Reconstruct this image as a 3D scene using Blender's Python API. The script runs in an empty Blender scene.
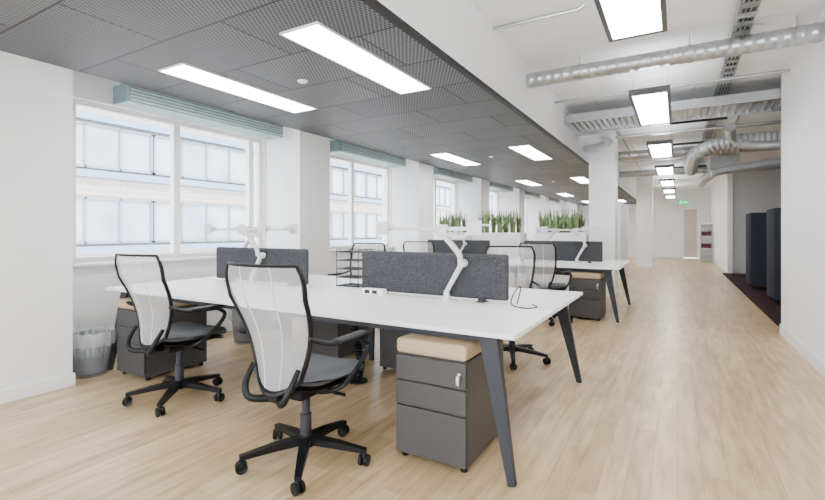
import bpy, bmesh, math, random
from mathutils import Vector, Matrix
random.seed(7)
C = bpy.context.scene.collection
R = math.radians
H = 1.225

# ------------------------------------------------------------------ materials
def newmat(name):
    m = bpy.data.materials.new(name); m.use_nodes = True
    nt = m.node_tree
    return m, nt, nt.nodes['Principled BSDF']
def mat(name, col, rough=0.5, metal=0.0, var=0.06, scale=12, bump=0.0, bscale=200, spec=.5):
    m, nt, b = newmat(name)
    b.inputs['Roughness'].default_value = rough
    b.inputs['Metallic'].default_value = metal
    b.inputs['Specular IOR Level'].default_value = spec
    tc = nt.nodes.new('ShaderNodeTexCoord')
    n = nt.nodes.new('ShaderNodeTexNoise'); n.inputs['Scale'].default_value = scale
    nt.links.new(tc.outputs['Object'], n.inputs['Vector'])
    r = nt.nodes.new('ShaderNodeValToRGB')
    r.color_ramp.elements[0].position = .3; r.color_ramp.elements[1].position = .7
    r.color_ramp.elements[0].color = [c*(1-var) for c in col]+[1]
    r.color_ramp.elements[1].color = [min(1, c*(1+var)) for c in col]+[1]
    nt.links.new(n.outputs['Fac'], r.inputs['Fac']); nt.links.new(r.outputs['Color'], b.inputs['Base Color'])
    if bump:
        n2 = nt.nodes.new('ShaderNodeTexNoise'); n2.inputs['Scale'].default_value = bscale
        nt.links.new(tc.outputs['Object'], n2.inputs['Vector'])
        bp = nt.nodes.new('ShaderNodeBump'); bp.inputs['Strength'].default_value = bump; bp.inputs['Distance'].default_value = .002
        nt.links.new(n2.outputs['Fac'], bp.inputs['Height']); nt.links.new(bp.outputs['Normal'], b.inputs['Normal'])
    return m
def emis(name, col, s):
    m, nt, b = newmat(name)
    b.inputs['Base Color'].default_value = (*col, 1)
    b.inputs['Emission Color'].default_value = (*col, 1)
    b.inputs['Emission Strength'].default_value = s
    return m
def seethrough(name, col, alpha, rough=.6, weave=0):
    m, nt, b = newmat(name)
    b.inputs['Base Color'].default_value = (*col, 1); b.inputs['Roughness'].default_value = rough
    t = nt.nodes.new('ShaderNodeBsdfTransparent'); mx = nt.nodes.new('ShaderNodeMixShader')
    mx.inputs[0].default_value = alpha
    if weave:
        tc = nt.nodes.new('ShaderNodeTexCoord'); n = nt.nodes.new('ShaderNodeTexNoise'); n.inputs['Scale'].default_value = weave
        nt.links.new(tc.outputs['Object'], n.inputs['Vector'])
        mr = nt.nodes.new('ShaderNodeMapRange'); mr.inputs[3].default_value = alpha-.12; mr.inputs[4].default_value = alpha+.12
        nt.links.new(n.outputs['Fac'], mr.inputs[0]); nt.links.new(mr.outputs[0], mx.inputs[0])
    nt.links.new(t.outputs[0], mx.inputs[1]); nt.links.new(b.outputs[0], mx.inputs[2])
    nt.links.new(mx.outputs[0], nt.nodes['Material Output'].inputs['Surface'])
    return m

M = {}
M['wall'] = mat('wall_paint', (.87,.88,.89), .7, var=.01, scale=2)
M['ceil'] = mat('ceiling_paint', (.88,.895,.91), .8, var=.01, scale=2)
M['greywall'] = mat('grey_wall_paint', (.50,.50,.505), .8, var=.02)
M['beige_wall'] = mat('warm_wall_paint', (.62,.53,.46), .8, var=.02)
M['white'] = mat('white_laminate', (.88,.88,.88), .35, var=.01)
M['white_metal'] = mat('white_powder_coat', (.64,.65,.66), .3, var=.01)
M['slate'] = mat('slate_powder_coat', (.026,.029,.037), .5, var=.04, spec=.3)
M['ped'] = mat('pedestal_grey', (.060,.056,.055), .5, var=.03, spec=.3)
M['black'] = mat('black_plastic', (.004,.004,.005), .45, var=.1, spec=.25)
M['screenfab'] = mat('grey_screen_felt', (.055,.057,.063), .95, var=.5, scale=140, bump=.5, bscale=400, spec=.1)
M['seatfab'] = mat('grey_seat_fabric', (.085,.09,.10), .9, var=.12, scale=120, bump=.4, spec=.2)
M['beigefab'] = mat('beige_cushion_fabric', (.46,.34,.22), .9, var=.06, scale=90, bump=.3, spec=.2)
M['chrome'] = mat('brushed_metal', (.6,.6,.6), .25, 1.0, var=.03)
M['galv'] = mat('galvanised_steel', (.48,.50,.525), .3, .85, var=.10, scale=9)
M['mesh'] = seethrough('white_back_mesh', (.72,.73,.75), .36, .8, weave=350)
M['seam'] = mat('pale_seam_fabric', (.62,.63,.65), .8)
M['liner'] = seethrough('clear_bin_liner', (.8,.84,.9), .35, .3)
M['binmat'] = seethrough('grey_wire_bin', (.22,.24,.28), .42, .5)
M['glass'] = seethrough('window_glass', (.75,.85,.95), .05, .05)
M['panel_light'] = emis('light_diffuser', (1,.985,.96), 21)
M['panel_light2'] = emis('light_diffuser_corridor', (1,.985,.96), 21)
M['ceiling_fill'] = emis('added_ceiling_fill_glow', (.97,.985,1), 9)  # upward glow added to brighten the white corridor ceiling
M['lightframe'] = mat('light_frame_grey', (.06,.06,.06), .4)
M['beam'] = mat('pale_blue_green_metal', (.22,.32,.34), .4, .2, var=.06)
M['louvre'] = mat('light_louvre_metal', (.52,.62,.64), .4, .1)
M['leaf'] = mat('snake_plant_leaf', (.20,.285,.115), .5, var=.55, scale=22)
M['soil'] = mat('dark_soil', (.03,.02,.015), .95)
M['booth'] = mat('dark_booth_felt', (.034,.040,.052), .95, var=.15, scale=60, spec=.1)
M['carpet'] = mat('dark_maroon_carpet', (.035,.015,.018), .98, var=.3, scale=90, spec=.1)
M['red'] = mat('dark_red_card', (.10,.012,.018), .8)
M['green'] = emis('exit_green', (.0,.42,.14), 1.3)
M['signwhite'] = emis('exit_white', (1,1,1), 1.6)
M['fac_blue'] = mat('facade_blue_band', (.19,.26,.38), .5, var=.03)
M['fac_glass'] = mat('facade_glass', (.34,.39,.45), .3, var=.25, scale=.9)
M['fac_frame'] = mat('facade_frame', (.20,.23,.27), .5)

def wood():
    m, nt, b = newmat('light_oak_planks')
    N = nt.nodes.new; L = nt.links.new
    tc = N('ShaderNodeTexCoord'); sp = N('ShaderNodeSeparateXYZ'); cb = N('ShaderNodeCombineXYZ')
    L(tc.outputs['Object'], sp.inputs[0]); L(sp.outputs['Y'], cb.inputs[0]); L(sp.outputs['X'], cb.inputs[1])
    br = N('ShaderNodeTexBrick'); L(cb.outputs[0], br.inputs['Vector'])
    br.inputs['Scale'].default_value = 1; br.inputs['Brick Width'].default_value = .9; br.inputs['Row Height'].default_value = .11
    br.inputs['Mortar Size'].default_value = .0014; br.inputs['Mortar Smooth'].default_value = .3
    br.inputs['Color1'].default_value = (.475,.335,.18,1); br.inputs['Color2'].default_value = (.61,.455,.275,1)
    br.inputs['Mortar'].default_value = (.30,.20,.105,1)
    mp = N('ShaderNodeMapping'); mp.inputs['Scale'].default_value = (1.8,13,1); L(cb.outputs[0], mp.inputs[0])
    n = N('ShaderNodeTexNoise'); n.inputs['Scale'].default_value = 1.6; n.inputs['Detail'].default_value = 6; L(mp.outputs[0], n.inputs['Vector'])
    rp = N('ShaderNodeValToRGB'); rp.color_ramp.elements[0].position = .32; rp.color_ramp.elements[1].position = .66
    rp.color_ramp.elements[0].color = (.74,.71,.66,1); rp.color_ramp.elements[1].color = (1.10,1.11,1.12,1)
    L(n.outputs['Fac'], rp.inputs[0])
    mx = N('ShaderNodeMix'); mx.data_type = 'RGBA'; mx.blend_type = 'MULTIPLY'; mx.inputs[0].default_value = 1
    L(br.outputs['Color'], mx.inputs[6]); L(rp.outputs[0], mx.inputs[7]); L(mx.outputs[2], b.inputs['Base Color'])
    b.inputs['Roughness'].default_value = .31
    bp = N('ShaderNodeBump'); bp.inputs['Strength'].default_value = .1; bp.inputs['Distance'].default_value = .001
    L(n.outputs['Fac'], bp.inputs['Height']); L(bp.outputs[0], b.inputs['Normal'])
    return m
M['wood'] = wood()
def perf():
    m, nt, b = newmat('perforated_dark_metal_ceiling')
    N = nt.nodes.new; L = nt.links.new
    tc = N('ShaderNodeTexCoord')
    br = N('ShaderNodeTexBrick'); L(tc.outputs['Object'], br.inputs['Vector'])
    br.offset = 0.5; br.inputs['Scale'].default_value = 1; br.inputs['Brick Width'].default_value = 1.2; br.inputs['Row Height'].default_value = .6
    br.inputs['Mortar Size'].default_value = .008; br.inputs['Mortar Smooth'].default_value = .1
    br.inputs['Color1'].default_value = (.072,.075,.082,1); br.inputs['Color2'].default_value = (.105,.109,.118,1)
    br.inputs['Mortar'].default_value = (.010,.010,.010,1)
    mp = N('ShaderNodeMapping'); mp.inputs['Rotation'].default_value = (0,0,R(45)); mp.inputs['Scale'].default_value = (1,.6,1); L(tc.outputs['Object'], mp.inputs[0])
    v = N('ShaderNodeTexVoronoi'); v.voronoi_dimensions = '2D'; v.inputs['Scale'].default_value = 46; v.inputs['Randomness'].default_value = 0
    L(mp.outputs[0], v.inputs['Vector'])
    rp = N('ShaderNodeValToRGB'); rp.color_ramp.elements[0].position = .32; rp.color_ramp.elements[1].position = .48
    rp.color_ramp.elements[0].color = (.30,.30,.30,1); rp.color_ramp.elements[1].color = (1.7,1.7,1.7,1)
    L(v.outputs['Distance'], rp.inputs[0])
    mx = N('ShaderNodeMix'); mx.data_type = 'RGBA'; mx.blend_type = 'MULTIPLY'; mx.inputs[0].default_value = 1
    L(br.outputs['Color'], mx.inputs[6]); L(rp.outputs[0], mx.inputs[7]); L(mx.outputs[2], b.inputs['Base Color'])
    b.inputs['Roughness'].default_value = .5; b.inputs['Specular IOR Level'].default_value = .3
    return m
M['perf'] = perf()
def brick():
    m, nt, b = newmat('pale_facade_brick')
    br = nt.nodes.new('ShaderNodeTexBrick'); tc = nt.nodes.new('ShaderNodeTexCoord')
    sp = nt.nodes.new('ShaderNodeSeparateXYZ'); cb = nt.nodes.new('ShaderNodeCombineXYZ')
    nt.links.new(tc.outputs['Object'], sp.inputs[0]); nt.links.new(sp.outputs['Y'], cb.inputs[0]); nt.links.new(sp.outputs['Z'], cb.inputs[1])
    nt.links.new(cb.outputs[0], br.inputs['Vector'])
    br.inputs['Scale'].default_value = 1; br.inputs['Brick Width'].default_value = .45; br.inputs['Row Height'].default_value = .16
    br.inputs['Mortar Size'].default_value = .012
    br.inputs['Color1'].default_value = (.40,.33,.28,1); br.inputs['Color2'].default_value = (.48,.41,.36,1); br.inputs['Mortar'].default_value = (.56,.54,.52,1)
    nt.links.new(br.outputs['Color'], b.inputs['Base Color']); b.inputs['Roughness'].default_value = .9
    return m
M['fac_brick'] = brick()
def ribbed(name, col, metal, axis_scale):
    m, nt, b = newmat(name)
    b.inputs['Base Color'].default_value = (*col,1); b.inputs['Metallic'].default_value = metal; b.inputs['Roughness'].default_value = .3
    tc = nt.nodes.new('ShaderNodeTexCoord'); n = nt.nodes.new('ShaderNodeTexNoise'); n.inputs['Scale'].default_value = axis_scale
    nt.links.new(tc.outputs['Object'], n.inputs['Vector'])
    bp = nt.nodes.new('ShaderNodeBump'); bp.inputs['Strength'].default_value = .35; bp.inputs['Distance'].default_value = .015
    nt.links.new(n.outputs['Fac'], bp.inputs['Height']); nt.links.new(bp.outputs[0], b.inputs['Normal'])
    return m
M['foil'] = ribbed('silver_foil_duct', (.58,.62,.67), .55, 26)

# ------------------------------------------------------------------ mesh helpers
def BM(): return bmesh.new()
def box(bm, lo, hi, bev=0, seg=2, mtx=None):
    t = bmesh.new()
    bmesh.ops.create_cube(t, size=1)
    s = [hi[i]-lo[i] for i in range(3)]; c = [(hi[i]+lo[i])/2 for i in range(3)]
    for v in t.verts: v.co = Vector((v.co.x*s[0]+c[0], v.co.y*s[1]+c[1], v.co.z*s[2]+c[2]))
    if bev: bmesh.ops.bevel(t, geom=list(t.edges), offset=bev, segments=seg, affect='EDGES', profile=.5)
    merge(bm, t, mtx)
def merge(bm, t, mtx=None):
    if mtx is not None: bmesh.ops.transform(t, matrix=mtx, verts=t.verts)
    vm = {}
    for v in t.verts: vm[v] = bm.verts.new(v.co)
    for f in t.faces:
        try: bm.faces.new([vm[v] for v in f.verts])
        except ValueError: pass
    t.free()
def smooth_pts(pts, n=6):
    P = [Vector(p) for p in pts]
    if len(P) < 3: return P
    out = []
    for i in range(len(P)-1):
        p0 = P[max(i-1,0)]; p1 = P[i]; p2 = P[i+1]; p3 = P[min(i+2,len(P)-1)]
        for k in range(n):
            t = k/n
            out.append(.5*((2*p1)+(-p0+p2)*t+(2*p0-5*p1+4*p2-p3)*t*t+(-p0+3*p1-3*p2+p3)*t**3))
    out.append(P[-1]); return out
def tube(bm, pts, r, seg=10, sm=0, flat=None):
    P = smooth_pts(pts, sm) if sm else [Vector(p) for p in pts]
    if isinstance(r, (int, float)): rr = [r]*len(P)
    else:
        rr = []
        for i in range(len(P)):
            t = i/(len(P)-1)*(len(r)-1); a = int(min(t, len(r)-2)) if len(r) > 1 else 0
            rr.append(r[a]+(r[min(a+1,len(r)-1)]-r[a])*(t-a))
    rings = []; up = None
    for i, p in enumerate(P):
        d = (P[min(i+1,len(P)-1)]-P[max(i-1,0)]).normalized()
        if up is None:
            up = Vector((0,0,1)) if abs(d.z) < .9 else Vector((0,1,0))
        side = d.cross(up).normalized(); u2 = side.cross(d).normalized(); up = u2
        fa, fb = flat if flat else (1,1)
        ring = [bm.verts.new(p+(side*math.cos(2*math.pi*k/seg)*fa+u2*math.sin(2*math.pi*k/seg)*fb)*rr[i]) for k in range(seg)]
        rings.append(ring)
    for a, b in zip(rings, rings[1:]):
        for k in range(seg): bm.faces.new((a[k], a[(k+1)%seg], b[(k+1)%seg], b[k]))
    bm.faces.new(rings[0][::-1]); bm.faces.new(rings[-1])
def lathe(bm, prof, seg=24, c=(0,0,0), mtx=None):
    t = bmesh.new(); rings = []
    for r, z in prof:
        rings.append([t.verts.new((c[0]+r*math.cos(2*math.pi*k/seg), c[1]+r*math.sin(2*math.pi*k/seg), c[2]+z)) for k in range(seg)])
    for a, b in zip(rings, rings[1:]):
        for k in range(seg): t.faces.new((a[k], a[(k+1)%seg], b[(k+1)%seg], b[k]))
    if prof[0][0] > 0: t.faces.new(rings[0][::-1])
    if prof[-1][0] > 0: t.faces.new(rings[-1])
    merge(bm, t, mtx)
def beam(bm, a, b, wa, wb, up=(0,1,0)):
    a = Vector(a); b = Vector(b); d = (b-a).normalized(); U = Vector(up); s = d.cross(U).normalized(); U = s.cross(d).normalized()
    va = [bm.verts.new(a+s*x*wa[0]/2+U*y*wa[1]/2) for x, y in ((-1,-1),(1,-1),(1,1),(-1,1))]
    vb = [bm.verts.new(b+s*x*wb[0]/2+U*y*wb[1]/2) for x, y in ((-1,-1),(1,-1),(1,1),(-1,1))]
    for k in range(4): bm.faces.new((va[k], va[(k+1)%4], vb[(k+1)%4], vb[k]))
    bm.faces.new(va[::-1]); bm.faces.new(vb)
def obj(name, bm, m, parent=None, smooth=False, sub=0):
    bmesh.ops.recalc_face_normals(bm, faces=bm.faces)
    me = bpy.data.meshes.new(name); bm.to_mesh(me); bm.free()
    me.materials.append(m)
    if smooth:
        for p in me.polygons: p.use_smooth = True
        try: me.set_sharp_from_angle(angle=R(40))
        except Exception: pass
    o = bpy.data.objects.new(name, me); C.objects.link(o)
    if parent: o.parent = parent
    return o
def tag(o, label, cat, group=None, kind=None):
    if label: o['label'] = label
    if cat: o['category'] = cat
    if group: o['group'] = group
    if kind: o['kind'] = kind
    return o
def thing(name, label, cat, loc=(0,0,0), rz=0, group=None):
    o = bpy.data.objects.new(name, None); C.objects.link(o); o.empty_display_size = .1
    o.location = loc; o.rotation_euler = (0,0,rz)
    return tag(o, label, cat, group)
def struct(name, bm, m, label=None, parent=None, smooth=False):
    o = obj(name, bm, m, parent, smooth)
    if not parent:
        o['kind'] = 'structure'; o['label'] = label or name; o['category'] = name.split('_')[0]
    return o
def dup(root, loc, rz, label, group=None):
    r = root.copy(); C.objects.link(r); r.location = loc; r.rotation_euler = (0,0,rz); r['label'] = label
    if group: r['group'] = group
    for ch in list(root.children):
        c = ch.copy(); C.objects.link(c); c.parent = r
        for g in list(ch.children):
            d = g.copy(); C.objects.link(d); d.parent = c
    return r

# ------------------------------------------------------------------ room shell
Y0, Y1 = -3.0, 24.0
DC = 2.5; HC = 3.1; FX = -1.49; PX = -4.14; WX = -4.75; RWE = 6.9
b = BM(); box(b, (-4.95,Y0,-.1), (4.6,Y1,0)); struct('floor', b, M['wood'], 'light oak plank floor running the length of the office')
b = BM(); box(b, (1.12,RWE+.03,0.0), (4.5,16,.006)); struct('floor_carpet', b, M['carpet'], 'dark maroon carpet in the side alcove')
b = BM(); box(b, (PX,Y0,DC), (FX,Y1,DC+.6)); struct('ceiling', b, M['perf'], 'dark perforated metal panel ceiling over the desks')
b = BM(); box(b, (FX,Y0,HC), (4.6,Y1,HC+.15)); struct('ceiling_corridor', b, M['ceil'], 'high white ceiling with exposed services over the corridor')
b = BM(); box(b, (-4.95,Y0,2.9), (PX,Y1,3.0)); struct('ceiling_window_slot', b, M['ceil'], 'white ceiling strip above the windows')
b = BM(); box(b, (FX,Y0,DC+.02), (FX+.03,Y1,HC)); struct('trim_1', b, M['wall'], 'white fascia along the edge of the dark ceiling')
b = BM(); box(b, (FX-.01,Y0,DC-.012), (FX+.035,Y1,DC+.02)); struct('trim_2', b, M['black'], 'dark edge trim of the perforated ceiling')
piers = [(-1.8,-1.2)] + [(.6,1.76)] + [(4.27+3.09*k, 4.85+3.09*k) for k in range(7)]
SZ, WT = .93, 2.45
b = BM()
box(b, (-4.95,Y0,0), (WX,Y1,SZ)); box(b, (-4.95,Y0,WT), (WX,Y1,2.9))
for a, c in piers[1:]: box(b, (-4.95,a-.02 if a > 1 else a,SZ), (WX,c+.24,WT))
box(b, (-4.95,Y0,SZ), (WX,-2.6,WT))
struct('wall_left', b, M['wall'], 'white window wall with openings')
b = BM()
for a, c in piers[1:]: box(b, (WX,a,0), (PX,c,2.9))
struct('wall_left_piers', b, M['wall'], 'white piers between the window bays')
b = BM()
for a, c in piers[1:]:
    box(b, (PX,a-.012,0), (PX+.015,c+.015,.1), .004)
    box(b, (WX,a-.013,0), (PX,a,.1), .003); box(b, (WX,c,0), (PX,c+.013,.1), .003)
struct('baseboard_left', b, M['white'], 'white skirting around the piers')
b = BM(); box(b, (1.07,Y0,0), (1.25,RWE,HC)); struct('wall_right', b, M['wall'], 'white wall at the right of the corridor')
b = BM(); box(b, (1.055,Y0,0), (1.07,RWE,.12), .004); struct('baseboard_right', b, M['white'], 'white skirting on the right wall')
b = BM(); box(b, (1.25,RWE-.12,0), (4.5,RWE,HC)); box(b, (4.5,RWE-.12,0), (4.6,16,HC)); struct('wall_alcove', b, M['wall'], 'side walls of the alcove')
b = BM(); box(b, (1.27,16,0), (4.6,16.15,HC)); struct('wall_alcove_back', b, M['greywall'], 'grey end wall of the alcove')
b = BM(); box(b, (1.25,15.95,0), (1.38,Y1,HC)); struct('wall_corridor_right', b, M['wall'], 'white wall at the far right of the corridor')
b = BM(); box(b, (-4.95,Y1,0), (.2,Y1+.12,HC)); box(b, (.2,Y1,2.25), (.82,Y1+.12,HC)); box(b, (.82,Y1,0), (1.38,Y1+.12,HC))
struct('wall_far', b, M['wall'], 'white wall at the far end')
b = BM(); box(b, (-4.95,Y0-.12,0), (1.25,Y0,.5)); box(b, (-4.95,Y0-.12,2.45), (1.25,Y0,HC)); box(b, (-4.95,Y0-.12,.5), (-4.5,Y0,2.45)); box(b, (.9,Y0-.12,.5), (1.25,Y0,2.45))
struct('wall_back', b, M['wall'], 'white wall behind the viewpoint')  # its opening is cut only for the added fill window
b = BM(); box(b, (-4.5,Y0-.1,.5), (.9,Y0-.04,.55)); box(b, (-4.5,Y0-.1,2.4), (.9,Y0-.04,2.45))
for x in (-4.5,-3.16,-1.82,-.48,.85): box(b, (x,Y0-.1,.55), (x+.05,Y0-.04,2.4))
wb = struct('window_9', b, M['white'], 'wide unseen window added behind the viewpoint for fill light')  # unseen opening added to let sky light in as fill from behind
for x in (-4.45,-3.11,-1.77,-.43):
    b = BM(); box(b, (x,Y0-.072,.55), (x+1.28,Y0-.066,2.4)); obj('pane', b, M['glass'], wb)
b = BM(); box(b, (-4.87,-2.6,SZ), (-4.80,.6,SZ+.05)); box(b, (-4.87,-2.6,WT-.05), (-4.80,.6,WT))
for y in (-2.6,-1.55,-.5,.55): box(b, (-4.87,y,SZ+.05), (-4.80,y+.05,WT-.05))
wb = struct('window_8', b, M['white'], 'unseen left wall window added beside the viewpoint for fill light')  # out-of-view bay added so more daylight reaches the room
for y in (-2.55,-1.5,-.45):
    b = BM(); box(b, (-4.84,y,SZ+.05), (-4.834,y+1.0,WT-.05)); obj('pane', b, M['glass'], wb)
for i, (x0,x1,ya,yb) in enumerate([(-1.46,-1.0,9.2,9.66), (-1.2,-.72,17.2,17.7)]):
    b = BM(); box(b, (x0,ya,0), (x1,yb,HC)); box(b, (x0-.012,ya-.012,0), (x1+.012,yb+.012,.1), .004)
    struct('column_%d' % (i+1), b, M['wall'], ['white square column at the end of the planters', 'white square column far down the corridor'][i])
# far doors
b = BM(); box(b, (.2,Y1+.02,0), (.26,Y1+.1,2.25)); box(b, (.76,Y1+.02,0), (.82,Y1+.1,2.25)); box(b, (.2,Y1+.02,2.19), (.82,Y1+.1,2.25))
dr = struct('door_1', b, M['white'], 'door in the far wall')
b = BM(); box(b, (.26,Y1+.05,0.005), (.76,Y1+.09,2.19)); obj('door_leaf', b, M['beige_wall'], dr)
b = BM(); tube(b, [(.32,Y1+.05,1.0),(.32,Y1+.0,1.0),(.42,Y1+.0,1.0)], .012, 8); obj('handle', b, M['chrome'], dr)
b = BM(); box(b, (-.75,Y1-.03,0), (-.1,Y1,2.15)); 
dr = struct('door_2', b, M['wall'], 'pale second door in the far wall')
b = BM(); tube(b, [(-.18,Y1-.03,1.0),(-.18,Y1-.07,1.0),(-.28,Y1-.07,1.0)], .012, 8); obj('handle', b, M['chrome'], dr)

# windows
n = 1
for (a, c), (a2, c2) in zip(piers[1:-1], piers[2:]):
    ya, yb = c+.24, a2-.02
    if n == 1: ya = 2.02
    b = BM(); f = .05
    x0, x1 = WX-.12, WX-.05
    box(b, (x0,ya,SZ), (x1,yb,SZ+f)); box(b, (x0,ya,WT-f), (x1,yb,WT)); box(b, (x0,ya,SZ+f), (x1,ya+f,WT-f)); box(b, (x0,yb-f,SZ+f), (x1,yb,WT-f))
    ms = [ya+1.03, ya+2.05] if n == 1 else [ya+(yb-ya)*.5]
    for y in ms: box(b, (x0,y-.035,SZ+f), (x1,y+.035,WT-f))
    w = struct('window_%d' % n, b, M['white'], 'white framed window %d along the left wall' % n)
    ys = [ya]+ms+[yb]
    for y_, z_ in zip(ys, ys[1:]):
        b = BM(); box(b, (WX-.09,y_+.035,SZ+f), (WX-.084,z_-.035,WT-f)); obj('pane', b, M['glass'], w)
    b = BM(); box(b, (WX-.05,ya-.03,SZ-.03), (WX+.07,yb+.01,SZ), .006); obj('sill', b, M['white'], w)
    n += 1

# ------------------------------------------------------------------ building outside
bd = thing('office_building', 'pale brick office building with blue bands seen through the windows', 'building', (-12,0,-3))
b = BM(); box(b, (-1,-12,-1), (-.1,46,12)); obj('wall', b, M['fac_brick'], bd)
for zb in (.35, 3.70, 5.5, 6.84, 9.0):
    b = BM(); box(b, (-.1,-12,zb), (.12,46,zb+.16)); obj('band', b, M['fac_blue'], bd)
for zb, hh in ((.9,1.1), (3.92,1.10), (5.72,1.05), (7.5,1.2)):
    y = -9
    while y < 44:
        b = BM()
        for q in (0, .78, 1.56, 2.34, 3.12): box(b, (-.1,y+q-.022,zb), (.02,y+q+.022,zb+hh))
        box(b, (-.1,y-.022,zb), (.02,y+3.142,zb+.05)); box(b, (-.1,y-.022,zb+hh-.05), (.02,y+3.142,zb+hh))
        w = obj('window', b, M['fac_frame'], bd)
        b = BM(); box(b, (-.1,y,zb), (-.04,y+3.12,zb+hh)); obj('pane', b, M['fac_glass'], w)
        y += 3.20
b = BM(); box(b, (-40,-30,-4.2), (-4.96,60,-4.0)); struct('ground', b, M['fac_brick'], 'paved court outside')

# ------------------------------------------------------------------ chairs
def backpt(s, t):
    z = .50+.565*t
    w = .138+.108*math.sin(min(1,t*1.1)*math.pi/2)
    if t > .84: w *= 1-.12*((t-.84)/.16)**2
    y = -.20-.12*t+.04*math.sin(math.pi*min(1,t*1.4))
    y -= .055*(1-s*s)
    zz = z-.035*(1-t)**3*(1-s*s)*2
    return Vector((s*w, y, zz))
def make_chair(label, group, loc, rz):
    t = thing('office_chair', label, 'chair', loc, rz, group)
    b = BM()
    lathe(b, [(.02,.075),(.045,.08),(.045,.125),(.032,.14)], 16)
    for k in range(5):
        a = R(90+72*k-2); dx, dy = math.cos(a), math.sin(a)
        beam(b, (dx*.03,dy*.03,.112), (dx*.17,dy*.17,.10), (.055,.04), (.045,.034), (0,0,1))
        beam(b, (dx*.17,dy*.17,.10), (dx*.335,dy*.335,.078), (.045,.034), (.032,.022), (0,0,1))
    obj('star_base', b, M['black'], t, True)
    for k in range(5):
        a = R(90+72*k-2); dx, dy = math.cos(a)*.325, math.sin(a)*.325
        b = BM(); ca = a+.7*(k-2); m0 = Matrix.Translation((dx,dy,.031)) @ Matrix.Rotation(ca,4,'Z') @ Matrix.Rotation(R(90),4,'X')
        for s in (-1,1): lathe(b, [(.012,s*.008-.008),(.029,s*.016-.008),(.031,s*.016),(.029,s*.016+.008),(.012,s*.016+.009)], 16, mtx=m0)
        lathe(b, [(.011,.02),(.011,.05),(.018,.055),(.008,.075)], 10, (dx,dy,0))
        box(b, (-.012,-.012,.03), (.012,.026,.056), .005, mtx=Matrix.Translation((dx,dy,0)) @ Matrix.Rotation(ca,4,'Z'))
        obj('caster', b, M['black'], t, True)
    b = BM(); lathe(b, [(.03,.135),(.03,.25),(.022,.252),(.022,.385)], 18); obj('gas_lift', b, M['slate'], t, True)
    b = BM(); box(b, (-.09,-.14,.365), (.09,.10,.425), .015); box(b, (-.035,-.25,.385), (.035,-.12,.425), .01)
    tube(b, [(-.08,.05,.40),(-.2,.06,.39),(-.25,.06,.385)], .008, 8); tube(b, [(.08,.02,.39),(.2,.02,.38),(.24,.02,.38)], .009, 8); obj('tilt_mechanism', b, M['black'], t, True)
    def slab(w, d, z0, z1, droop):
        q = bmesh.new(); nx, ny = 14, 14; g = {}
        for lay in (0,1):
            for i in range(nx+1):
                for j in range(ny+1):
                    u = -1+2*i/nx; v = -1+2*j/ny
                    x = u*math.sqrt(1-v*v*.32); y = v*math.sqrt(1-u*u*.32)
                    e = max(abs(u), abs(v))
                    zz = (z1-(z1-z0)*.5*max(0,(e-.72)/.28)**2) if lay else (z0+(z1-z0)*.5*max(0,(e-.72)/.28)**2)
                    zz -= droop*max(0,v-.4)**2; zz += .02*(u*u)*(1 if lay else .6)-.012*(1-v*v)*lay
                    g[(lay,i,j)] = q.verts.new((x*w, y*d, zz))
        for lay in (0,1):
            for i in range(nx):
                for j in range(ny):
                    q.faces.new((g[(lay,i,j)],g[(lay,i+1,j)],g[(lay,i+1,j+1)],g[(lay,i,j+1)]))
        bmesh.ops.remove_doubles(q, verts=q.verts, dist=.0006)
        return q
    b = BM(); merge(b, slab(.265,.25,.452,.515,.09), Matrix.Translation((0,.04,0))); obj('seat', b, M['seatfab'], t, True)
    b = BM(); merge(b, slab(.245,.23,.418,.458,.08), Matrix.Translation((0,.04,0))); obj('seat_pan', b, M['black'], t, True)
    b = BM(); g = {}; NX, NT = 10, 18
    for i in range(NX+1):
        for j in range(NT+1): g[i,j] = b.verts.new(backpt(-1+2*i/NX, j/NT))
    for i in range(NX):
        for j in range(NT): b.faces.new((g[i,j],g[i+1,j],g[i+1,j+1],g[i,j+1]))
    br_ = obj('backrest', b, M['mesh'], t, True)
    for s in (-.42,.42):
        b = BM(); tube(b, [backpt(s*(1-.25*(1-k/12)),k/12)+Vector((0,-.001,0)) for k in range(13)], .0028, 6); obj('seam', b, M['seam'], br_, True)
    b = BM(); pts = [backpt(-1,1-k/14) for k in range(15)]+[backpt(-1+2*k/10,0) for k in range(1,10)]+[backpt(1,k/14) for k in range(15)]
    tube(b, pts, [.009]+[.0125]*8+[.018]*2+[.0125]*8+[.009], 8)
    obj('back_frame', b, M['black'], t, True)
    b = BM(); tube(b, [backpt(-1+2*k/12,1) for k in range(13)], .008, 8); obj('top_rail', b, M['black'], t, True)
    b = BM()
    tube(b, [(-.145,-.225,.56),(-.14,-.285,.47),(-.10,-.29,.41),(0,-.22,.402),(.10,-.29,.41),(.14,-.285,.47),(.145,-.225,.56)], [.012,.016,.018,.02,.018,.016,.012], 10, 5)
    obj('back_support', b, M['black'], t, True)
    for s in (-1,1):
        b = BM()
        tube(b, [(s*.222,-.235,.72),(s*.272,-.17,.69),(s*.29,-.03,.675),(s*.29,.10,.67)], [.014,.015,.018,.018], 10, 6, (1.25,.7))
        tube(b, [(s*.29,.09,.668),(s*.30,.15,.62),(s*.29,.08,.53),(s*.255,-.04,.44),(s*.14,-.06,.405)], [.013,.014,.014,.014,.013], 10, 6)
        a = obj('armrest', b, M['black'], t, True)
        b = BM(); box(b, (s*.29-.034,-.12,.677), (s*.29+.034,.135,.698), .010, 3); obj('arm_pad', b, M['black'], a, True)
    return t
CL = 'white mesh office chair with grey seat '
ch = make_chair(CL+'nearest the camera at the first desk', 'mesh office chairs', (-1.72,1.82,0), R(3))
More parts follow.
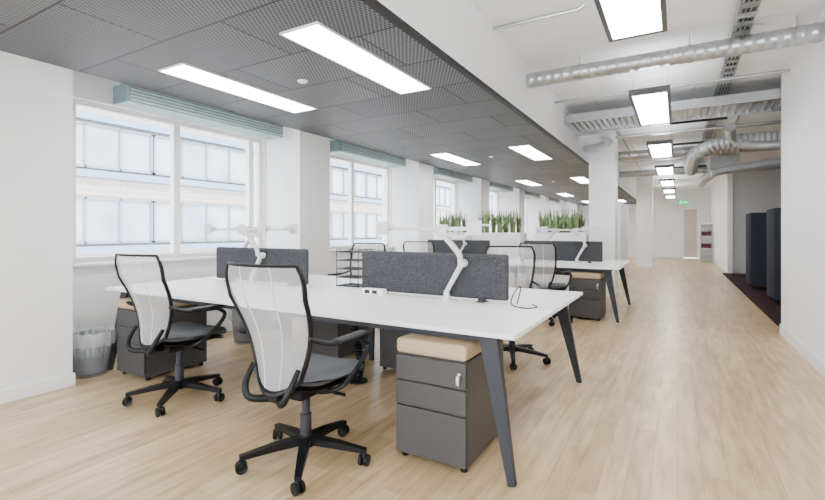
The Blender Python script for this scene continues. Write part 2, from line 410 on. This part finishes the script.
for x, y, a, l in [(-3.15,2.02,3,'beside the lined bin near the left pier'),
                   (-1.36,4.22,202,'behind the first desk, corridor end'),
                   (-3.40,4.45,184,'behind the first desk, window end'),
                   (-1.55,6.25,-6,'in front of second desk, corridor end'),
                   (-3.40,6.25,8,'in front of second desk, window end')]:
    dup(ch, (x,y,0), R(a), CL+l)

# ------------------------------------------------------------------ desks
DX0, DX1 = -4.36, -.66; MIDX = -2.51; DZ = .73; DEP = 1.79
def make_bench(label, y0):
    t = thing('bench_desk', label, 'desk', (MIDX, y0, 0), 0, 'white bench desks')
    L = (DX1-DX0)/2
    for xa, xb in ((-L,0),(0,L)):
        for ya, yb in ((0,.875),(.915,DEP)):
            b = BM(); box(b, (xa+.002,ya,DZ-.024), (xb-.002,yb,DZ), .002, 1); obj('tabletop', b, M['white'], t)
    for s in (-1,1):
        for ya, yf in ((.10,.03),(DEP-.10,DEP-.03)):
            b = BM(); beam(b, (s*(L-.17),ya,DZ-.024), (s*(L-.025),yf,0.0), (.095,.05), (.038,.03), (0,1,0)); obj('leg', b, M['slate'], t)
    for yc in (.35, DEP-.35):
        b = BM(); beam(b, (0,yc,DZ-.024), (0,yc,0), (.07,.05), (.04,.03), (0,1,0)); obj('leg', b, M['slate'], t)
    b = BM()
    for y in (.12,.78,1.0,DEP-.12): box(b, (-L+.12,y-.02,DZ-.075), (L-.12,y+.02,DZ-.025))
    for s in (-1,0,1): box(b, (s*(L-.17)-.025,.08,DZ-.074), (s*(L-.17)+.025,DEP-.08,DZ-.026))
    obj('frame', b, M['slate'], t)
    b = BM(); box(b, (-L+.3,.80,DZ-.2), (L-.3,.99,DZ-.19)); box(b, (-L+.3,.80,DZ-.2), (L-.3,.81,DZ-.08)); box(b, (-L+.3,.98,DZ-.2), (L-.3,.99,DZ-.08))
    obj('cable_tray', b, M['slate'], t)
    return t
BY = [2.10, 6.60]
bn = make_bench('nearest long white bench desk with slanted dark legs', BY[0])
dup(bn, (MIDX,BY[1],0), 0, 'second long white bench desk in front of the planters')

def make_screen(label, loc):
    t = thing('desk_screen', label, 'desk screen', loc, 0, 'grey felt desk screens')
    b = BM(); box(b, (-.61,-.024,.02), (.61,.024,.335), .018, 3); obj('panel', b, M['screenfab'], t, True)
    b = BM(); box(b, (-.612,-.0265,.300), (.612,.0265,.304), .001, 1); obj('seam', b, M['slate'], t)
    for s in (-1,1):
        b = BM(); box(b, (s*.42-.03,-.05,0), (s*.42+.03,.05,.006)); box(b, (s*.42-.02,-.027,0), (s*.42+.02,.027,.04)); obj('bracket', b, M['slate'], t)
    return t
sx = (-1.60, -3.42)
s0 = make_screen('grey felt screen at the corridor end of the nearest desk', (sx[0], BY[0]+.895, DZ))
dup(s0, (sx[1],BY[0]+.895,DZ), 0, 'grey felt screen at the window end of the nearest desk')
dup(s0, (sx[0],BY[1]+.895,DZ), 0, 'grey felt screen at the corridor end of the second desk')
dup(s0, (sx[1],BY[1]+.895,DZ), 0, 'grey felt screen at the window end of the second desk')

def make_arm(label, loc, rz=0):
    t = thing('monitor_arm', label, 'monitor arm', loc, rz, 'white dual monitor arms')
    W = M['white_metal']
    b = BM(); lathe(b, [(.045,0),(.045,.012),(.028,.018),(.020,.06),(.018,.075)], 20); obj('clamp_base', b, W, t, True)
    b = BM(); tube(b, [(0,0,.06),(.02,0,.10),(.07,.01,.19),(.115,.01,.27)], [.016,.017,.019,.020], 12, 5)
    obj('lower_arm', b, W, t, True)
    b = BM(); m0 = Matrix.Translation((.12,.012,.27)) @ Matrix.Rotation(R(90),4,'X'); lathe(b, [(.02,-.03),(.028,-.026),(.028,.026),(.02,.03)], 20, mtx=m0)
    obj('elbow', b, W, t, True)
    b = BM(); tube(b, [(.12,-.03,.27),(.115,-.035,.33),(.06,-.04,.40),(.02,-.04,.44),(-.02,-.04,.49)], [.017,.020,.021,.020,.018], 12, 5)
    obj('upper_arm', b, W, t, True)
    b = BM(); box(b, (-.50,-.062,.498), (.28,-.040,.524), .006)
    tube(b, [(-.08,-.05,.49),(0,-.05,.475),(.14,-.05,.455),(.20,-.05,.49)], .015, 10, 5)
    box(b, (-.05,-.075,.47), (.03,-.02,.54), .01)
    obj('crossbar', b, W, t, True)
    for x in (-.47, .26):
        b = BM(); box(b, (x-.05,-.118,.465), (x+.05,-.11,.565), .003); box(b, (x-.02,-.112,.49), (x+.02,-.058,.54), .004)
        tube(b, [(x-.02,-.095,.53),(x+.07,-.10,.535),(x+.11,-.11,.53)], .007, 8)
        obj('mount_plate', b, W, t, True)
    return t
AL = 'white dual monitor arm on the '
a0 = make_arm(AL+'near side of the nearest desk, corridor end', (-1.41,BY[0]+.80,DZ))
for x, y, rz, l in [(-3.42,BY[0]+.80,0,'near side of the nearest desk, window end'),
                    (-1.35,BY[1]+.80,0,'near side of the second desk, corridor end'),
                    (-3.36,BY[1]+.80,0,'near side of the second desk, window end'),
                    (-1.75,BY[1]+.99,180,'far side of the second desk, corridor end'),
                    (-3.66,BY[0]+.99,180,'far side of the nearest desk, window end')]:
    dup(a0, (x,y,DZ), R(rz), AL+l)

def make_ped(label, loc, rz=0):
    t = thing('drawer_pedestal', label, 'drawer unit', loc, rz, 'grey drawer pedestals')
    w, d = .205, .57
    b = BM(); box(b, (-w,.02,.03), (w,d,.565), .003, 1); obj('body', b, M['ped'], t)
    for z0, z1 in ((.035,.288),(.295,.422),(.429,.56)):
        b = BM(); box(b, (-w,0,z0), (w,.019,z1), .003, 1); dw = obj('drawer', b, M['ped'], t)
        b = BM(); box(b, (w-.004,.001,z0+.02), (w+.0015,.016,z1-.02)); obj('finger_pull', b, M['slate'], dw)
    b = BM(); lathe(b, [(.011,0),(.011,.004),(.004,.005),(.004,.022)], 14, mtx=Matrix.Translation((w-.035,0,.50)) @ Matrix.Rotation(R(90),4,'X'))
    box(b, (w-.044,-.024,.455), (w-.026,-.020,.50), .001, 1); tube(b, [(w-.035,-.022,.458),(w-.026,-.022,.44),(w-.035,-.022,.425),(w-.044,-.022,.44),(w-.035,-.022,.458)], .0015, 6)
    obj('lock_key', b, M['chrome'], t, True)
    for x in (-w+.03, w-.03):
        for y in (.05, d-.04):
            b = BM(); lathe(b, [(.018,0),(.018,.03)], 12, (x,y,0)); obj('foot', b, M['black'], t)
    b = BM(); box(b, (-w-.002,-.002,.567), (w+.002,d,.648), .022, 4); obj('seat_pad', b, M['beigefab'], t, True)
    return t
PL = 'grey drawer pedestal with beige cushion, '
p0 = make_ped(PL+'foreground, beside the slanted leg', (-1.115,2.09,0))
for x, y, rz, l in [(-3.935,BY[0]-.01,0,'beside the lined bin near the windows'),
                    (-2.07,BY[0]+DEP+.01,180,'behind the black cable riser'),
                    (-2.95,BY[0]+DEP+.01,180,'left of the one behind the cable riser'),
                    (-1.105,BY[1]-.01,0,'under the corridor end of the second desk'),
                    (-3.935,BY[1]-.01,0,'under the window end of the second desk')]:
    dup(p0, (x,y,0), R(rz), PL+l)

# small things on / under the desks
t = thing('letter_tray', 'tall dark wire letter tray between the two screens of the nearest desk', 'letter tray', (-2.50,3.26,DZ))
b = BM()
for x in (-.12,.12):
    tube(b, [(x,-.1,0),(x,-.10,.33),(x,.1,.33),(x,.1,0)], .004, 6)
tube(b, [(-.12,.1,.33),(.12,.1,.33)], .004, 6)
obj('frame', b, M['slate'], t)
for k in range(5):
    z = .01+k*.075; b = BM()
    tube(b, [(-.12,-.1,z),(.12,-.1,z),(.12,.1,z),(-.12,.1,z),(-.12,-.1,z)], .005, 6)
    for q in range(7): tube(b, [(-.12,-.085+q*.028,z),(.12,-.085+q*.028,z)], .002, 5)
    obj('tray', b, M['slate'], t)
t = thing('power_module', 'small white power socket block on the nearest desk beside the screen', 'power socket', (-2.03,2.90,DZ), R(0))
b = BM(); box(b, (-.10,-.03,0), (.10,.03,.05), .008); obj('body', b, M['white'], t, True)
for q in (-.05,.02):
    b = BM(); box(b, (q-.02,-.032,.012), (q+.025,-.0295,.04)); obj('socket', b, M['slate'], t)
b = BM(); tube(b, [(-.93,2.99,DZ+.004),(-.90,2.98,DZ+.12),(-.93,2.96,DZ+.10),(-.94,2.90,DZ+.02),(-.85,2.86,DZ+.005),(-.78,2.93,DZ+.005),(-.84,3.04,DZ+.005)], .004, 8, 6)
tag(obj('power_cable', b, M['black'], None, True), 'loose black cable curled at the corridor end of the nearest desk', 'cable')
t = thing('cable_riser', 'black segmented cable riser hanging under the middle of the nearest desk', 'cable riser', (-2.25,2.98,0))
b = BM(); lathe(b, [(.08,0),(.08,.012),(.03,.02)], 20); obj('foot', b, M['black'], t, True)
for k in range(19):
    b = BM(); lathe(b, [(.012,0),(.036,.006),(.036,.018),(.012,.026)], 12, (.03*math.sin(k*.33),0,.018+k*.0262)); obj('segment', b, M['black'], t, True)

def bin_(label, loc, sc):
    t = thing('waste_bin', label, 'bin', loc)
    b = BM(); lathe(b, [(.11*sc,.0),(.115*sc,.01),(.15*sc,.33*sc),(.155*sc,.335*sc),(.148*sc,.33*sc),(.11*sc,.02)], 28); obj('body', b, M['binmat'], t, True)
    b = BM(); q = bmesh.new(); seg = 44; rings = []
    for r, z, wv in [(.10,.03,0),(.135,.2,.003),(.148,.33,.003),(.162,.352,.008),(.170,.33,.008),(.168,.28,.008),(.163,.245,.012)]:
        rings.append([q.verts.new((math.cos(2*math.pi*k/seg)*(r*sc+wv*math.sin(k*2.7)), math.sin(2*math.pi*k/seg)*(r*sc+wv*math.sin(k*2.7+1)), z*sc+(wv*1.2*math.sin(k*1.9)))) for k in range(seg)])
    for a, c in zip(rings, rings[1:]):
        for k in range(seg): q.faces.new((a[k],a[(k+1)%seg],c[(k+1)%seg],c[k]))
    merge(b, q); obj('liner', b, M['liner'], t, True)
bin_('waste bin with a clear liner in front of the left pier corner', (-4.33,1.975,0), 1.06)
bin_('second waste bin with liner under the window end of the nearest desk', (-4.12,3.42,0), 1.05)

# ------------------------------------------------------------------ planters and plants
CABX = [(-4.72,-3.98), (-3.78,-2.74), (-2.48,-1.49)]
pn = ['by the windows', 'in the middle of the row', 'beside the white column']
def plant_mesh(seed):
    rnd = random.Random(seed); b = BM()
    for k in range(20):
        h = rnd.uniform(.22,.40)+(.14 if rnd.random() < .35 else 0); a = rnd.uniform(0,6.28); r0 = rnd.uniform(0,.035); ln = rnd.uniform(.0,.07); w = rnd.uniform(.013,.024)
        tw = rnd.uniform(0,3.14); prev = None
        for q in range(7):
            s = q/6; ww = w*(1-.97*s**2.2)*(.75+.6*math.sin(math.pi*min(1,s*.9)))
            c = Vector((math.cos(a)*(r0+ln*s*s), math.sin(a)*(r0+ln*s*s), h*s)); ang = tw+s*.8
            dx = Vector((math.cos(ang), math.sin(ang), 0)); nn = Vector((-dx.y, dx.x, 0))
            cur = [b.verts.new(c-dx*ww+nn*.004), b.verts.new(c-nn*.003), b.verts.new(c+dx*ww+nn*.004)]
            if prev:
                b.faces.new((prev[0],prev[1],cur[1],cur[0])); b.faces.new((prev[1],prev[2],cur[2],cur[1]))
            prev = cur
    return b
pv = []
for i, (xa, xb) in enumerate(CABX):
    t = thing('storage_cabinet', 'low white storage cabinet carrying a planter '+pn[i], 'cabinet', ((xa+xb)/2,9.05,0), 0, 'white storage cabinets')
    w = (xb-xa)/2
    b = BM(); box(b, (-w,.02,0), (w,.45,.98)); obj('body', b, M['white'], t)
    for s in (-1,1):
        b = BM(); box(b, (min(s*.003,s*(w-.003)),0,.03), (max(s*.003,s*(w-.003)),.018,.97), .002, 1); dd = obj('door', b, M['white'], t)
        b = BM(); box(b, (s*.03-.006,-.02,.6), (s*.03+.006,0,.75), .002, 1); obj('handle', b, M['chrome'], dd)
    t = thing('planter', 'white planter box '+pn[i], 'planter', ((xa+xb)/2,9.05,.98), 0, 'white planter boxes')
    b = BM(); box(b, (-w,0.0,0), (w,.03,.21)); box(b, (-w,.42,0), (w,.45,.21)); box(b, (-w,.03,0), (-w+.03,.42,.21)); box(b, (w-.03,.03,0), (w,.42,.21)); box(b, (-w+.03,.03,0), (w-.03,.42,.02))
    obj('box', b, M['white'], t)
    b = BM(); box(b, (-w+.03,.03,.02), (w-.03,.42,.18)); obj('soil', b, M['soil'], t)
    np_ = 6 if i else 4
    for k in range(np_*2):
        x = xa+.10+(xb-xa-.20)*((k//2)+.5+(.2 if k%2 else -.2))/np_; y = 9.18+.2*(k % 2)
        if len(pv) < 4:
            o = obj('snake_plant', plant_mesh(len(pv)), M['leaf'], None, True); pv.append(o)
        else:
            o = random.choice(pv[:4]).copy(); C.objects.link(o)
        o.location = (x,y,1.16); o.rotation_euler = (0,0,random.uniform(0,6.28))
        tag(o, 'upright spiky green plant in the white planter '+pn[i], 'plant', 'upright plants in the planter '+pn[i])

# ------------------------------------------------------------------ lights
def make_light(name, label, loc, w, l, emat, wires, group):
    t = thing(name, label, 'ceiling light', loc, 0, group)
    b = BM(); f = .03 if wires else .012; hz = .05 if wires else .012
    box(b, (-w/2-f,-l/2-f,0), (-w/2,l/2+f,hz)); box(b, (w/2,-l/2-f,0), (w/2+f,l/2+f,hz)); box(b, (-w/2,-l/2-f,0), (w/2,-l/2,hz)); box(b, (-w/2,l/2,0), (w/2,l/2+f,hz))
    if wires: box(b, (-w/2-f,-l/2-f,hz), (w/2+f,l/2+f,hz+.01))
    obj('frame', b, M['lightframe'] if wires else M['white'], t)
    b = BM(); box(b, (-w/2,-l/2,.004), (w/2,l/2,hz*.6)); obj('diffuser', b, emat, t)
    if wires:
        b = BM(); box(b, (-w/2+.02,-l/2+.02,hz+.011), (w/2-.02,l/2-.02,hz+.016)); obj('added_top_glow', b, M['ceiling_fill'], t)  # glowing sheet added on top, hidden from below, to lift the ceiling
        for x in (-w/2,w/2):
            for y in (-l/2+.1,l/2-.1):
                b = BM(); tube(b, [(x,y,hz+.01),(x,y,HC-loc[2])], .002, 5); obj('wire', b, M['chrome'], t)
    return t
ordn = ['first','second','third','fourth','fifth','sixth']
l0 = None
for rx, rn in ((-3.39,'window side'),(-2.05,'corridor side')):
    for k, y in enumerate((-1.7, 2.84, 7.4, 11.95, 16.5, 21.0)):  # first lamp of each row is out of view, added as fill
        lab = 'recessed strip light in the dark ceiling, %s of the %s row' % (ordn[k-1] if k else 'unseen one added for fill behind the viewpoint', rn)
        if not l0: l0 = make_light('recessed_light', lab, (rx,y,DC-.012), .30, 1.46, M['panel_light'], False, 'recessed strip lights')
        else: dup(l0, (rx,y,DC-.012), 0, lab)
l1 = None
for k in range(8):
    y = -.25+3.07*k  # first panel is out of view, added as fill over the camera
    lab = 'suspended dark framed panel light over the corridor, %s' % ('unseen one added for fill above the viewpoint' if k == 0 else ['nearest','second from camera','third from camera','fourth from camera','fifth from camera','sixth from camera','farthest'][k-1])
    if not l1: l1 = make_light('suspended_light', lab, (-.245,y,2.6), .31, 1.48, M['panel_light2'], True, 'suspended corridor lights')
    else: dup(l1, (-.245,y,2.6), 0, lab)

# sprinklers
s0 = None
for x, y, l in ((-2.75,2.87,'between the two nearest strip lights'),(-2.75,7.4,'between the second pair of strip lights'),(-2.75,11.9,'between the third pair of strip lights')):
    if not s0:
        b = BM(); lathe(b, [(.005,0),(.03,.008),(.045,.02),(.045,.024)], 18); s0 = obj('sprinkler_head', b, M['white'], None, True); o = s0
    else: o = s0.copy(); C.objects.link(o)
    o.location = (x,y,DC-.024); tag(o, 'small round white ceiling fitting '+l, 'sprinkler', 'ceiling sprinklers')

# ventilation units above windows
c0 = None
for k in range(6):
    y0 = 2.2
    l = 'pale blue green ventilation unit above window '+['one','two','three','four','five','six'][k]
    if not c0:
        c0 = thing('ventilation_unit', l, 'ventilation unit', (-4.34,y0+.94,2.38), 0, 'ventilation units above the windows')
        b = BM(); box(b, (-.13,-.92,0), (.13,.92,.17), .01); obj('casing', b, M['beam'], c0)
        for z in (.015,.045,.075,.105,.135):
            b = BM(); box(b, (.128,-.90,z), (.146,.90,z+.014), .003, 1); obj('louvre', b, M['louvre'], c0)
        for s in (-1,1):
            b = BM(); tube(b, [(0,s*.7,.17),(0,s*.7,.52)], .006, 6); obj('hanger', b, M['galv'], c0)
    else: dup(c0, (-4.34,5.9+3.09*(k-1)+.18,2.38), 0, l)

# ------------------------------------------------------------------ services over corridor
def spiral(bm, a, bb, r):
    a = Vector(a); bb = Vector(bb); L = (bb-a).length; n = int(L/.09); P = []; rr = []
    for k in range(n+1):
        for dd, e in ((0,0),(.3,0),(.4,.004),(.6,.004),(.7,0)):
            if k == n and dd > 0: break
            P.append(a.lerp(bb, min(1,(k+dd)/n))); rr.append(r+e)
    tube(bm, P, rr, 20)
def sduct(name, label, y, z, r, x1, hx):
    t = thing(name, label, 'duct', (0,0,0))
    b = BM(); spiral(b, (FX+.03,y,z), (x1,y,z), r); obj('pipe', b, M['galv'], t, True)
    for x in hx:
        b = BM(); tube(b, [(x,y,z+r-.005),(x,y,HC)], .005, 6); lathe(b, [(r+.007,-.015),(r+.007,.015)], 20, mtx=Matrix.Translation((x,y,z)) @ Matrix.Rotation(R(90),4,'Y')); obj('hanger', b, M['galv'], t)
sduct('round_duct', 'long round galvanised duct crossing the corridor ceiling nearest the camera', 5.1, 2.92, .08, 1.07, (-.9,.1,.9))
sduct('round_duct', 'second straight galvanised duct, crossing behind the wide ribbed tray', 10.9, 2.86, .10, 3.9, (-.8,.1,2))
sduct('round_duct', 'farthest straight galvanised duct crossing the far corridor', 14.6, 2.88, .09, 3.9, (-.8,.1,2.4))
b = BM(); tube(b, [(FX+.03,3.98,3.075),(-.72,3.98,3.075),(-.66,3.98,3.10)], .014, 8); tag(obj('conduit', b, M['galv'], None, True), 'thin conduit on the white ceiling nearest the camera', 'conduit')
t = thing('cable_tray', 'long cable ladder running along the corridor ceiling', 'cable tray', (.5,2.2,3.03))
w, l, n = .13, 14, 70
for s in (-1,1):
    b = BM(); box(b, (s*w/2-.006,0,0), (s*w/2+.006,l,.05)); obj('side_rail', b, M['galv'], t)
for k in range(n):
    y = l*(k+.5)/n; b = BM(); box(b, (-w/2+.006,y-.05,0), (w/2-.006,y+.05,.008)); obj('rung', b, M['galv'], t)
for q in range(3):
    b = BM(); tube(b, [(-w/4+q*w/4,.02,.018),(-w/4+q*w/4+.01,l*.3,.018),(-w/4+q*w/4-.01,l*.7,.018),(-w/4+q*w/4,l-.02,.018)], .009, 6, 6); obj('cable', b, M['slate'], t)
for k in range(9):
    for s in (-1,1):
        b = BM(); y = l*(k+.5)/9; tube(b, [(s*w/2,y,.04),(s*w/2,y,.07)], .004, 5); obj('hanger', b, M['galv'], t)
t = thing('ribbed_tray', 'wide ribbed metal tray crossing the corridor ceiling', 'cable tray', (0,6.95,2.83))
b = BM(); xs = -1.40; pr = []
while xs < 2.4:
    for dx, z in ((0,0),(.03,0),(.035,.045),(.075,.045)): pr.append((xs+dx, z))
    xs += .08
va = [b.verts.new((x,.02,z)) for x, z in pr]; vb = [b.verts.new((x,.72,z)) for x, z in pr]
for i in range(len(pr)-1): b.faces.new((va[i],va[i+1],vb[i+1],vb[i]))
obj('corrugated_sheet', b, M['galv'], t)
for y in (0,.71):
    b = BM(); box(b, (-1.41,y,-.01), (2.4,y+.03,.11), .003); obj('side_rail', b, M['galv'], t)
b = BM(); box(b, (-1.46,.05,0), (-1.41,.69,.10), .01); obj('end_cap', b, M['galv'], t)
for x in (-1,.2,1.4):
    for y in (.015,.725):
        b = BM(); tube(b, [(x,y,.10),(x,y,.27)], .006, 6); obj('hanger', b, M['galv'], t)
def flex(label, pts, r, m='foil', cat='duct'):
    P = smooth_pts(pts, 10); Q = []; rr = []
    L = sum((P[i+1]-P[i]).length for i in range(len(P)-1)); n = int(L/.04)
    acc = [0]
    for i in range(len(P)-1): acc.append(acc[-1]+(P[i+1]-P[i]).length)
    j = 0
    for k in range(n+1):
        s = L*k/n
        while j < len(P)-2 and acc[j+1] < s: j += 1
        u = (s-acc[j])/max(1e-6,acc[j+1]-acc[j]); Q.append(P[j].lerp(P[j+1],min(1,u)))
        rr.append(r*(1 if k % 2 else .86))
    b = BM(); tube(b, Q, rr, 16)
    return tag(obj('flexible_duct', b, M[m], None, True), label, cat)
flex('silver flexible duct arching over the alcove edge', [(2.6,9.8,2.78),(1.4,9.8,2.82),(.7,9.8,2.80),(.32,9.95,2.68),(.24,10.4,2.54),(.25,11.2,2.50)], .12)
flex('silver flexible duct hooked against the column side of the corridor', [(-1.44,8.0,2.80),(-1.15,8.05,2.80),(-1.0,8.25,2.78),(-1.1,8.5,2.72),(-1.44,8.65,2.70)], .07)
flex('silver flexible duct far along the right of the corridor', [(.95,13.62,2.86),(.9,13.9,2.80),(.62,14.4,2.6),(.6,15.6,2.6)], .12)
flex('silver flexible duct crossing towards the alcove beyond the arched one', [(3.6,12.2,2.75),(2.2,12.2,2.70),(1.1,12.2,2.60),(.65,12.2,2.52)], .10)
flex('silver flexible duct sagging low in front of the arched one', [(2.8,9.05,2.72),(1.7,9.1,2.60),(1.05,9.15,2.62),(.78,9.05,2.74),(.72,8.7,2.86)], .075)
t = thing('fan_coil_unit', 'boxy galvanised fan unit hung above the alcove', 'ventilation unit', (1.9,8.3,2.7))
b = BM(); box(b, (-.45,-.35,0), (.45,.35,.3), .01); obj('casing', b, M['galv'], t)
for x in (-.4,.4):
    b = BM(); tube(b, [(x,0,.3),(x,0,.4)], .006, 6); obj('hanger', b, M['galv'], t)
t = thing('fan_coil_unit', 'boxy galvanised fan unit over the far corridor', 'ventilation unit', (.95,13.2,2.70))
b = BM(); box(b, (-.3,-.4,0), (.3,.4,.28), .01); obj('casing', b, M['galv'], t)
for x in (-.25,.25):
    b = BM(); tube(b, [(x,0,.28),(x,0,.40)], .006, 6); obj('hanger', b, M['galv'], t)
for i, (x, l) in enumerate(((.86,'thin conduit beside the cable ladder'),(-.95,'thin conduit running along the ceiling near the fascia'))):
    b = BM(); tube(b, [(x,7.8,3.08),(x,16,3.08)], .016, 8); tag(obj('conduit', b, M['galv'], None, True), l, 'conduit')
for y, z, r, x1, l in ((6.4,2.99,.018,1.07,'thin pipe crossing in front of the ribbed tray'),(8.6,3.0,.02,.66,'thin pipe crossing just behind the ribbed tray'),
                    (9.35,2.99,.03,3.6,'grey pipe crossing above the sagging duct'),(11.6,2.98,.03,3.6,'grey pipe crossing behind the second straight duct'),
                    (12.7,2.98,.022,.6,'thin pipe crossing before the far fan unit'),(15.4,2.96,.03,3.6,'farthest grey pipe crossing the ceiling')):
    b = BM(); tube(b, [(FX+.03,y,z),(x1,y,z)], r, 10); tag(obj('ceiling_pipe', b, M['galv'], None, True), l, 'pipe')
for y, l in ((8.25,'nearest'),(10.3,'second'),(12.0,'third'),(14.0,'fourth')):
    t = thing('support_strut', 'dark metal support strut under the corridor ceiling, %s from camera' % l, 'bracket', (.35,y,2.9), 0, 'ceiling support struts')
    b = BM(); box(b, (-.45,-.02,0), (.30,.02,.04), .004, 1); obj('channel', b, M['slate'], t)
    for x in (-.42,.27):
        b = BM(); tube(b, [(x,0,.04),(x,0,.20)], .006, 6); obj('rod', b, M['galv'], t)

# exit sign
t = thing('exit_sign', 'green running person exit sign hanging over the corridor', 'exit sign', (.155,17.0,2.06))
b = BM(); box(b, (-.16,0,0), (.16,.03,.17), .004); obj('panel', b, M['green'], t)
b = BM()
tube(b, [(-.06,-.002,.115),(-.075,-.002,.07),(-.05,-.002,.05),(-.055,-.002,.02)], .008, 6); tube(b, [(-.07,-.002,.07),(-.10,-.002,.045)], .007, 6)
tube(b, [(-.09,-.002,.10),(-.06,-.002,.112),(-.03,-.002,.09)], .006, 6); lathe(b, [(.001,-.008),(.013,0),(.001,.008)], 10, (-.052,-.002,.137))
box(b, (.0,-.004,.075), (.09,0,.095)); beam(b, (.08,-.002,.115), (.12,-.002,.085), (.02,.004), (.004,.004), (0,1,0)); beam(b, (.08,-.002,.055), (.12,-.002,.085), (.02,.004), (.004,.004), (0,1,0))
obj('symbol', b, M['signwhite'], t)
for x in (-.12,.12):
    b = BM(); tube(b, [(x,.015,.17),(x,.015,1.04)], .004, 6); obj('rod', b, M['white_metal'], t)

# ------------------------------------------------------------------ alcove booths and far furniture
def booth(label, loc):
    t = thing('high_back_sofa', label, 'sofa', loc, 0, 'dark high back booth sofas')
    b = BM(); box(b, (0,0,.08), (1.5,.07,1.6), .02, 3); obj('back_panel', b, M['booth'], t, True)
    for x in (0,1.43):
        b = BM(); box(b, (x,.072,.08), (x+.07,.75,1.6), .02, 3); obj('side_panel', b, M['booth'], t, True)
    b = BM(); box(b, (.075,.08,.2), (1.425,.72,.44), .03, 3); obj('seat', b, M['seatfab'], t, True)
    for x in (.06,1.44):
        for y in (.06,.68):
            b = BM(); tube(b, [(x,y,0),(x,y,.2)], .02, 8); obj('leg', b, M['black'], t)
booth('nearer dark high back booth sofa just past the right wall', (1.38,9.5,.006))
booth('farther dark high back booth sofa in the alcove', (1.31,11.7,.006))
for i, (y, l) in enumerate(((12.6,'nearer tall pale cabinet behind the white column'),(13.65,'farther tall pale cabinet behind the white column'))):
    t = thing('tall_cabinet', l, 'cabinet', (-1.7,y,0), 0, 'tall pale cabinets')
    b = BM(); box(b, (0,0,0), (.45,1.0,1.98), .004, 1); obj('body', b, M['white'], t)
    for q in (0,.5):
        b = BM(); box(b, (.45,q+.01,.05), (.468,q+.49,1.96), .002, 1); dd = obj('door', b, M['white'], t)
        b = BM(); box(b, (.468,q+.4,.95), (.48,q+.42,1.1)); obj('handle', b, M['chrome'], dd)
t = thing('white_shelf_unit', 'white shelf unit at the far end of the corridor', 'shelf', (.78,21.6,0))
b = BM(); box(b, (0,0,0), (.02,.4,1.55)); box(b, (.43,0,0), (.45,.4,1.55)); box(b, (.02,.38,0), (.43,.4,1.55)); obj('body', b, M['white'], t)
for k in range(7):
    b = BM(); box(b, (.02,0,.03+k*.245), (.43,.38,.05+k*.245)); obj('shelf', b, M['white'], t)
for k, l in ((4,'dark red storage box on the upper shelf of the far white unit'),(2,'dark red storage box on the lower shelf of the far white unit')):
    t = thing('storage_box', l, 'box', (1.005,21.78,.05+k*.245))
    b = BM(); box(b, (-.15,-.15,0), (.15,.15,.13), .004, 1); obj('body', b, M['red'], t)
    b = BM(); box(b, (-.155,-.155,.13), (.155,.155,.16), .004, 1); obj('lid', b, M['slate'], t)

# ------------------------------------------------------------------ world, camera
w = bpy.data.worlds.new('World'); bpy.context.scene.world = w; w.use_nodes = True
bg = w.node_tree.nodes['Background']; bg.inputs[0].default_value = (.88,.94,1,1); bg.inputs[1].default_value = 15.5
cam = bpy.data.cameras.new('Camera'); co = bpy.data.objects.new('Camera', cam); C.objects.link(co)
co.location = (0,0,H); co.rotation_euler = (R(90),0,R(30.2))
cam.sensor_width = 36; cam.lens = 36*455/825; cam.shift_y = -19/825; cam.clip_start = .05; cam.clip_end = 200
bpy.context.scene.camera = co
